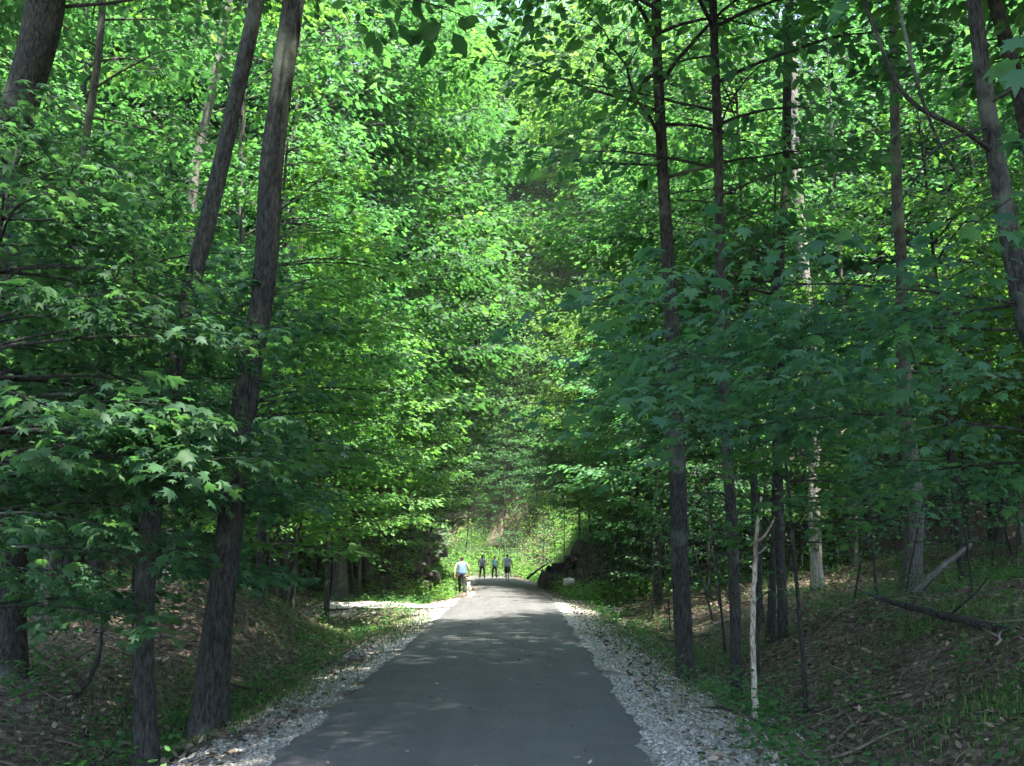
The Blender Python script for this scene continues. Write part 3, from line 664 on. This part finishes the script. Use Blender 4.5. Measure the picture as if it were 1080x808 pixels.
fill('pole', 26, 4.5, 24, 16, 52, 1.4, 4.5)
fill('sapling', 44, -20, -4, 12, 46, .9, 4)
fill('sapling', 60, 3.5, 22, 15, 46, .8, 3.8)
for x, y in ((7.5, 75), (-10.5, 75), (-11, 79), (8.5, 79)):
    taken.append((x, y)); put('under', x, y, rd.uniform(.8, 1.1), *names('under', x, y))
for i_, (x, y, s_) in enumerate(((-9.4, 88, 1.7), (-2.2, 91, 1.9), (.8, 88, 1.6), (5, 87, 1.7), (-1.5, 94, 2.2), (3.5, 93, 2.2), (9, 84, 1.7), (-13, 88, 2.0), (-5.5, 93, 2.2), (-12, 94, 2.2))):
    taken.append((x, y)); p_ = PROTO['under'][(2, 5)[i_ % 2]]
    copy_tree(p_, (x, y, T1(x, y)-.03), rd.uniform(0, 6.28), s_, LBL[('under', 'F')], GN['under']+SIDE['F'])
for x, y, s_ in ((-6.2, 35, 1.0), (-6.4, 42, 1.1), (-6.4, 58, 1.2), (5.6, 56, 1.2), (-5.4, 50, 1.1), (-2.5, 99, 1.5), (-7, 98, 1.5), (2.5, 100, 1.5), (6.5, 97, 1.4)):
    taken.append((x, y)); z_ = 'F' if y > 78 else ('L' if x < -2 else 'R'); put('tall', x, y, s_, *names('tall', x, y))
# shade around the camera: neighbours just outside the frame
for x, y in ((7.5, 3), (8.5, 13), (12, 6.0), (10.3, 8.6), (5.0, 4.4), (5.0, -3), (9.5, 1), (12.5, 12), (13.5, 15), (9, 42), (15, 38), (7.5, 49), (-12, 16), (-3.2, .8), (5.8, 9.0)):
    taken.append((x, y)); z_ = 'L' if x < 0 else 'R'; put('canopy', x, y, 1.0, *names('canopy', x, y))
# ------------------------------------------------------------------ dead stem, logs, rocks
def sticks(name, label, cat, lists, mat, seed, k=7, bump=.12, group=None):
    """one branch: first list is the stem, the others are its side twigs; points in world, (x,y,z,r)"""
    b = lists[0][0]; base = Vector((b[0], b[1], b[2]))
    TB = Tubes()
    for l in lists:
        pp = interp_path(l, max(8, len(l)*5)); g = np.random.default_rng(seed)
        pp[1:-1, :3] += g.normal(0, .12, (len(pp)-2, 3))*pp[1:-1, 3:4]
        TB.add(pp[:, :3]-np.array(list(base)), pp[:, 3], k, bump, seed)
    o = link(name, TB.mesh(name+'_mesh', mat), None, base); return tag(o, label, cat, group)
def W(px, py, d, r): p = P(px, py, d); return (p.x, p.y, p.z, r)
b = P(796, 738, 11.6); zb = T1(b.x, b.y)
sticks('dead_stem', 'bleached bare dead stem standing at the edge of the right woods', 'dead tree',
       [[(b.x, b.y, zb-.1, .042), W(795, 715, 11.6, .032), W(794, 660, 11.6, .03), W(796, 600, 11.6, .028), W(798, 560, 11.6, .024), W(801, 540, 11.6, .018), W(803, 524, 11.6, .012)],
        [W(797, 573, 11.6, .02), W(805, 567, 11.5, .016), W(813, 556, 11.5, .012), W(817, 545, 11.5, .008)],
        [W(795, 631, 11.6, .016), W(788, 622, 11.5, .011), W(780, 616, 11.4, .007)],
        [W(798, 585, 11.6, .014), W(804, 581, 11.6, .01), W(809, 576, 11.6, .006)],
        [W(796, 600, 11.6, .018), W(791, 597, 11.6, .014)]], B_SNAG, 3, 8)
def onG(x, y, dz, r): return (x, y, T1(x, y)+dz, r)
p1 = P(962, 628, 18); p2 = P(1022, 573, 19.5)
sticks('leaning_log', 'pale broken limb leaning against the stout grey trunk on the right bank', 'log', [[(p1.x, p1.y, T1(p1.x, p1.y), .07), W(990, 600, 18.8, .06), W(1024, 574, 19.5, .04)], [W(990, 600, 18.8, .03), W(1010, 598, 18.7, .012)]], B_GREY, 4)
q = P(915, 628, 13.5); q2 = P(1035, 655, 12.2)
sticks('fallen_branch', 'dark fallen branch lying across the right bank below the leaning limb', 'branch', [[W(905, 622, 13.5, .012), W(935, 634, 13.2, .03), W(960, 640, 12.9, .045), W(1000, 650, 12.4, .05), W(1045, 662, 12.0, .055), W(1085, 668, 11.8, .06)],
        [W(960, 640, 12.9, .02), W(975, 622, 12.9, .01), W(983, 612, 12.8, .005)], [W(1000, 650, 12.4, .02), W(1030, 625, 12.2, .012), W(1045, 605, 12.1, .005)], [W(935, 634, 13.2, .015), W(922, 615, 13.1, .006)]], B_DARK, 5)
sticks('curved_root', 'dark curved fallen limb on the forest floor at lower left', 'branch', [[W(72, 742, 12, .02), W(92, 722, 12, .03), W(104, 696, 12, .028), W(108, 664, 12, .02), W(106, 640, 12, .012)]], B_DARK, 6)
gs = random.Random(15)
for i in range(46):
    y = 8.5+26*gs.random()**1.4; s = gs.choice((-1, 1, 1)); x = float(xc(y))+s*gs.uniform(2.5, 6.5); a = gs.uniform(0, 3.14); L_ = gs.uniform(.4, 1.6)
    pts_ = []
    for j in range(5):
        t = j/4-.5; xx = x+math.cos(a)*L_*t; yy = y+math.sin(a)*L_*t+.06*math.sin(j*2+i); pts_.append(onG(xx, yy, .02+.03*math.sin(j), .017*(1-.5*abs(t))*gs.uniform(.6, 1.2)))
    tw = [[pts_[2], (pts_[2][0]+math.cos(a+.8)*.25, pts_[2][1]+math.sin(a+.8)*.25, pts_[2][2]+.08, .005)]]
    sticks('fallen_stick', 'dead stick lying among others on the %s bank' % ('left' if s < 0 else 'right'), 'stick', [pts_]+tw, gs.choice((B_STICK, B_STICK, B_DARK, B_SNAG)), i, 5, .05, 'dead sticks on the %s bank' % ('left' if s < 0 else 'right'))
sticks('sunlit_log', 'pale log slanting down the cutting right of the far walkers', 'log', [[W(556, 610, 57, .07), W(566, 602, 56, .06), W(578, 594, 55, .04)]], B_SNAG, 8)
sticks('fallen_pole', 'thin pale fallen pole lying along the left ditch edge', 'branch', [[onG(-2.9, 13.6, .03, .02), onG(-3.1, 15.2, .05, .025), onG(-3.1, 17.5, .04, .02), onG(-2.9, 20, .04, .012)]], B_STICK, 9)

M_ROCK = barkmat('dark_rock', (.02, .019, .018), (.055, .052, .048), (.13, .122, .11), (.05, .06, .03), .62, .35, .9)
M_BOULD = barkmat('pale_rock', (.2, .2, .19), (.42, .41, .39), (.6, .6, .57), (.1, .12, .07), .66, .5, .5)
def rock(name, label, cat, c, size, seed, mat, nu=60, group=None):
    u = np.linspace(0, 2*np.pi, nu, endpoint=False); v = np.linspace(-np.pi/2, np.pi/2, nu//2)
    U, Vv = np.meshgrid(u, v); d = np.stack([np.cos(Vv)*np.cos(U), np.cos(Vv)*np.sin(U), np.sin(Vv)], -1)
    d = np.sign(d)*np.abs(d)**.7
    q = d*3; f = 1+.12*vnoise(q[..., 0]*3+seed, q[..., 1]*3+q[..., 2]*4, seed+8)+.34*vnoise(q[..., 0]+seed*5, q[..., 1]+q[..., 2]*1.7, seed)+.30*(_h(np.floor(q[..., 0]*.9+q[..., 2]*.3).astype(int)+50, np.floor(q[..., 2]*1.6+q[..., 0]*.2).astype(int)*7+np.floor(q[..., 1]*.8).astype(int)+50, seed)-.5)
    Vv_ = (d*f[..., None]*np.array(size)/2).reshape(-1, 3)
    m_, n_ = len(v), nu; i = np.arange(m_-1)[:, None]*n_; j = np.arange(n_)[None]; Q = np.stack([i+j, i+(j+1) % n_, i+n_+(j+1) % n_, i+n_+j], -1).reshape(-1, 4)
    return tag(link(name, mk_mesh(name+'_mesh', Vv_, None, Q, [mat]), None, c), label, cat, group)
import bmesh
def outcrop(label, c, size, seed, n=26):
    g = random.Random(seed); bm = bmesh.new(); tilt = g.uniform(-.25, .25)
    for k in range(n):
        cx, cy, cz = (g.uniform(-.5, .5)*size[0], g.uniform(-.5, .5)*size[1], g.uniform(-.5, .45)*size[2])
        f = 1-.5*max(0, cz/size[2]+.1); cx *= f; cy *= f; cz += tilt*cx
        w_, l_, h_ = g.uniform(.3, .8), g.uniform(.4, 1.1), g.uniform(.18, .5); qr = Quaternion((g.uniform(-1, 1), g.uniform(-1, 1), g.uniform(-.3, .3)), g.uniform(.1, .6))
        vs = []
        for q in range(14):
            a_ = [g.choice((-1, 1))*g.uniform(.65, 1) for _ in range(3)]
            vs.append(bm.verts.new(Vector((cx, cy, cz))+qr @ Vector((a_[0]*w_, a_[1]*l_, a_[2]*h_))))
        r_ = bmesh.ops.convex_hull(bm, input=vs)
        bmesh.ops.delete(bm, geom=list({v for v in r_['geom_interior'] if isinstance(v, bmesh.types.BMVert)}), context='VERTS')
    me = bpy.data.meshes.new('rock_outcrop_mesh'); bm.to_mesh(me); bm.free(); me.materials.append(M_ROCK)
    return tag(link('rock_outcrop', me, None, c), label, 'rock')
for (px, py, d, sz, lb) in ((444, 596, 49, (2.0, 4, 2.8), 'dark jagged rock face at left of the walkers, nearest the trail'), (422, 604, 46, (2.0, 4, 1.6), 'dark low rock ledge under the leaves left of the walkers'),
                            (596, 604, 58, (2.2, 5, 2.0), 'dark rock face right of the walkers'), (632, 600, 50, (2.2, 5, 1.7), 'dark rock face beside the pale boulder on the right'), (645, 611, 44, (1.6, 3, 1.0), 'low dark rock at the right edge of the cutting')):
    p = P(px, py, d); outcrop(lb, p, sz, int(px))
for x, y in ((-5.2, 76), (-3.6, 79), (-1.8, 77), (0, 79.5), (1.8, 77), (3.4, 80), (-7, 78), (-2.6, 83), (1, 84), (4.8, 77), (-.6, 75.5), (2.6, 73.5), (1.6, 70.5), (3.0, 66), (-5.8, 70), (-6.4, 66), (-5.0, 63)):
    grow('sapling', x, y, 1.25)
for x, y in ((-4.4, 81), (-1.2, 80.5), (1.2, 81.5), (3.8, 82), (-6.6, 83), (6, 79)):
    taken.append((x, y)); put('pole', x, y, .75, LBL[('pole', 'F')], GN['pole']+SIDE['F'])
for x, y in ((-4.6, 43.5), (-5.2, 46), (-4.9, 50), (3.4, 44), (3.7, 47), (4.1, 51), (3.6, 54), (-6.0, 53), (4.6, 41), (3.6, 38)):
    grow('sapling', x, y, 1.1)
p = P(600, 614, 42); rock('boulder', 'small pale boulder on the right verge of the cutting', 'boulder', (p.x, p.y, p.z), (.5, .45, .3), 3, M_BOULD, 18)
p = P(636, 628, 30); rock('boulder', 'grey flat-topped stone low beside the right shoulder', 'boulder', (p.x+.3, p.y, T1(p.x+.3, p.y)+.1), (.6, .5, .4), 4, M_ROCK, 18)

# ------------------------------------------------------------------ people and dog
def skinned(name, verts, edges, mat, parent, loc=(0, 0, 0), lvl=2, root_i=0):
    me = bpy.data.meshes.new(name+'_mesh'); me.from_pydata([v[:3] for v in verts], edges, []); me.update()
    o = link(name, me, parent); o.location = loc
    md = o.modifiers.new('skin', 'SKIN'); md.use_smooth_shade = True
    for i, v in enumerate(verts):
        sv = me.skin_vertices[0].data[i]; sv.radius = (v[3], v[4] if len(v) > 4 else v[3]); sv.use_root = (i == root_i)
    sd = o.modifiers.new('sub', 'SUBSURF'); sd.levels = lvl; sd.render_levels = lvl
    me.materials.append(mat); return o
M_SKIN = plain('skin', (.5, .3, .22), .6, .06); M_SHOE = plain('white_shoe', (.7, .7, .68), .6, .05); M_BLK = plain('black_cloth', (.012, .012, .014), .85, .2)
M_HAIR = plain('dark_hair', (.02, .014, .01), .5, .3); M_SHOE2 = plain('grey_shoe', (.2, .2, .2), .6, .1)
def person(label, loc, rz, Ht, top, bottom, mtop, mbot, mhair, stride=.22, shorts=False, sleeve=False, fat=1.0, hair='pony', mshoe=None, seed=0, armx=1.0):
    s = Ht/1.66; root = empty('person', loc, label, 'person'); root.rotation_euler = (0, 0, rz)
    def S(v): return tuple(x*s for x in v)
    st = stride; f = fat
    # feet/legs: left forward (+y is walking direction), right back
    hipz, kz, az = .86, .47, .09
    V = [S((0, 0, .92, .135*f, .10*f)), S((0, .0, 1.06, .118*f, .088*f)), S((0, .01, 1.22, .135*f, .095*f)), S((0, .01, 1.345, .12*f, .075)), S((0, .01, 1.42, .048, .048)), S((0, .03, 1.47, .052, .055)), S((0, .035, 1.54, .075, .09)), S((0, .03, 1.61, .062, .075))]
    E = [(0, 1), (1, 2), (2, 3), (3, 4), (4, 5), (5, 6), (6, 7)]
    def add(pts, at):
        p_ = at
        for q_ in pts: V.append(S(q_)); E.append((p_, len(V)-1)); p_ = len(V)-1
        return p_
    LEG = {}
    for sx_, fy in ((-1, st), (1, -st)):
        LEG[sx_] = [(sx_*.09*f, 0, hipz, .085*f), (sx_*.095, fy*.45+.03, kz+.1, .066*f), (sx_*.095, fy*.6+.03, kz, .055), (sx_*.095, fy*.9, .3, .054), (sx_*.095, fy, az+.02, .034), (sx_*.1, fy+.02, .045, .035), (sx_*.105, fy+.14, .03, .028)]
        add(LEG[sx_], 0)
        a = [(sx_*.17*f, .01, 1.36, .05), (sx_*.235*f, -fy*.1, 1.22, .046*f), (sx_*.27*f*armx, -fy*.35-.01, 1.09, .036), (sx_*.275*f*armx, -fy*.7+.03, .97, .03), (sx_*.275*f*armx, -fy*.95+.06, .86, .022), (sx_*.275*f*armx, -fy+.08, .81, .028, .018)]
        w_ = add(a, 3)
        hy = -fy+.08; hx = sx_*.275*f*armx
        for kf, (oy, ln) in enumerate(((-.027, .06), (-.009, .07), (.009, .074), (.027, .066))):
            add([(hx, hy+oy, .775, .0085), (hx-sx_*.012, hy+oy*1.1+.008, .775-ln*.6, .008), (hx-sx_*.022, hy+oy*1.1+.016, .775-ln, .0065)], w_)
        add([(hx-sx_*.012, hy+.036, .80, .009), (hx-sx_*.02, hy+.052, .765, .008)], w_)
    body = skinned('body', V, E, M_SKIN, root)
    # top
    tv = [S((0, 0, .86, .20*f, .15*f)), S((0, 0, 1.0, .185*f, .14*f)), S((0, .0, 1.12, .172*f, .13*f)), S((0, .01, 1.24, .178*f, .13*f)), S((0, .01, 1.35, .15*f, .10))]
    te = [(i, i+1) for i in range(4)]
    for sx_ in (-1, 1):
        fy = st if sx_ < 0 else -st
        tv.append(S((sx_*.13*f, .01, 1.385, .05))); te.append((4, len(tv)-1))
        if sleeve:
            tv.append(S((sx_*.21*f, -fy*.08, 1.27, .066))); te.append((len(tv)-2, len(tv)-1)); tv.append(S((sx_*.25*f, -fy*.2, 1.17, .06))); te.append((len(tv)-2, len(tv)-1))
    skinned(top, tv, te, mtop, root)
    bv = [S((0, 0, .95, .16*f, .13*f)), S((0, -.01, .88, .17*f, .145*f))]; be = [(0, 1)]
    for sx_ in (-1, 1):
        p_ = 1
        for q_ in (LEG[sx_][:3] if shorts else LEG[sx_][:5]):
            bv.append(S((q_[0], q_[1], q_[2]-(0.0 if not shorts else 0), q_[3]+(.03 if shorts else .008)))); be.append((p_, len(bv)-1)); p_ = len(bv)-1
    skinned(bottom, bv, be, mbot, root)
    for sx_, fy in ((-1, st), (1, -st)):
        skinned('shoe', [S((sx_*.1, fy-.03, .05, .042, .04)), S((sx_*.102, fy+.07, .042, .045, .035)), S((sx_*.107, fy+.17, .035, .038, .027))], [(0, 1), (1, 2)], mshoe or M_SHOE, root)
    hv = [S((0, .0, 1.50, .05, .05)), S((0, .005, 1.56, .09, .09)), S((0, .02, 1.615, .08, .085)), S((0, .03, 1.655, .045, .05))]; he = [(0, 1), (1, 2), (2, 3)]
    if hair == 'pony':
        hv += [S((0, -.09, 1.60, .03)), S((0, -.12, 1.53, .034)), S((0, -.115, 1.43, .026)), S((0, -.10, 1.36, .01))]; he += [(1, 4), (4, 5), (5, 6), (6, 7)]
    if hair == 'long':
        hv += [S((0, -.05, 1.45, .075, .04)), S((0, -.06, 1.36, .07, .03))]; he += [(0, 4), (4, 5)]
    skinned('hair', hv, he, mhair, root)
    # face
    for sx_ in (-1, 1):
        skinned('eye', [S((sx_*.03, .115, 1.545, .011)), S((sx_*.032, .122, 1.545, .009))], [(0, 1)], M_SHOE, body, lvl=1)
        skinned('ear', [S((sx_*.082, .03, 1.555, .012, .02)), S((sx_*.084, .03, 1.52, .01, .014))], [(0, 1)], M_SKIN, body, lvl=1)
    skinned('nose', [S((0, .12, 1.545, .009)), S((0, .138, 1.51, .014))], [(0, 1)], M_SKIN, body, lvl=1)
    skinned('mouth', [S((-.02, .115, 1.482, .007)), S((.02, .115, 1.482, .007))], [(0, 1)], plain('lips', (.35, .12, .1), .5, .05), body, lvl=1)
    return root
M_BLUE = plain('light_blue_cloth', (.11, .19, .45), .85, .06); M_GREYC = plain('grey_cloth', (.35, .36, .38), .85, .1)
M_TEAL = plain('teal_cloth', (.12, .36, .36), .85, .1); M_PALE = plain('pale_blue_cloth', (.42, .5, .62), .85, .08); M_NAVY = plain('dark_shorts', (.02, .022, .03), .85, .2)
p = P(487, 628, 43); rz_ = float(zr(43))+.03
person('woman in a light blue tank top and black leggings walking away with a white dog', (p.x, 43, rz_), .05, 1.62, 'tank_top', 'leggings', M_BLUE, M_BLK, M_HAIR, .16, fat=1.15, armx=.98, hair='bun')
p = P(535, 612, 66); person('walker in a pale blue-grey t-shirt and dark shorts, rightmost of the far walkers', (p.x, 66, float(zr(66))+.03), -.1, 1.74, 'shirt', 'shorts', M_PALE, M_NAVY, M_HAIR, .2, True, True, 1.1, 'short')
p = P(521.5, 612, 70); person('far walker in a teal top and black leggings with bare arms', (p.x, 70, float(zr(70))+.03), .35, 1.6, 'tank_top', 'leggings', M_TEAL, M_BLK, M_HAIR, .2, False, False, 1.0, 'pony', armx=1.15)
p = P(508.5, 611, 69); person('far walker in a grey shirt and black trousers, left of the teal top', (p.x, 69, float(zr(69))+.03), -.3, 1.66, 'shirt', 'trousers', M_GREYC, M_BLK, M_HAIR, -.2, False, True, 1.12, 'long')
# white dog walking away beside the woman
M_FUR = plain('white_fur', (.72, .70, .66), .95, .12, 60)
p = P(494.5, 629, 42.6); dg = empty('dog', (p.x, 42.6, float(zr(42.6))+.03), 'small white dog walking beside the woman in light blue', 'dog'); dg.rotation_euler = (0, 0, .1)
dv = [(0, -.16, .33, .075, .085), (0, -.04, .34, .08, .085), (0, .1, .345, .09, .10), (0, .2, .39, .06, .07), (0, .27, .47, .055, .055), (0, .33, .50, .062, .06), (0, .41, .475, .032, .03), (0, .45, .47, .022, .02),
      (0, -.24, .40, .022), (0, -.28, .50, .026), (0, -.24, .56, .018)]
de = [(0, 1), (1, 2), (2, 3), (3, 4), (4, 5), (5, 6), (6, 7), (0, 8), (8, 9), (9, 10)]
for sx_, o1, o2 in ((-1, .04, -.05), (1, -.05, .04)):
    for leg, at in (([(sx_*.05, .12, .25, .04), (sx_*.055, .11+o1, .14, .024), (sx_*.055, .10+o1, .04, .02), (sx_*.055, .13+o1, .02, .022)], 2),
                    ([(sx_*.05, -.15, .24, .05), (sx_*.055, -.12+o2, .17, .032), (sx_*.055, -.2+o2, .11, .02), (sx_*.055, -.19+o2, .03, .018), (sx_*.055, -.16+o2, .018, .022)], 0)):
        pr = at
        for q_ in leg: dv.append(q_); de.append((pr, len(dv)-1)); pr = len(dv)-1
dbody = skinned('body', dv, de, M_FUR, dg)
for sx_ in (-1, 1): skinned('ear', [(sx_*.04, .31, .55, .02), (sx_*.06, .31, .50, .018), (sx_*.062, .32, .46, .01)], [(0, 1), (1, 2)], M_FUR, dbody, lvl=1)
skinned('nose', [(0, .462, .476, .012), (0, .472, .476, .009)], [(0, 1)], M_BLK, dbody, lvl=1)

for p in sum(PROTO.values(), []):
    if p.name not in USED:
        for c in list(p.children): bpy.data.objects.remove(c)
        bpy.data.objects.remove(p)



# ------------------------------------------------------------------ haze added to lighten the far trees
hv = [(x, y, z) for x in (-640, 640) for y in (-420, 1060) for z in (-12, 90)]
hme = bpy.data.meshes.new('haze_mesh'); hme.from_pydata(hv, [], [(0, 1, 3, 2), (4, 6, 7, 5), (0, 4, 5, 1), (2, 3, 7, 6), (0, 2, 6, 4), (1, 5, 7, 3)])
m, t, out = newmat('added_haze'); pv_ = N(t, 'ShaderNodeVolumePrincipled'); pv_.inputs['Density'].default_value = .0002; pv_.inputs['Color'].default_value = (.94, .97, 1, 1)
t.links.new(pv_.outputs[0], out.inputs['Volume']); hme.materials.append(m); tag(link('haze', hme), 'faint added haze that lightens the far woods', kind='stuff')
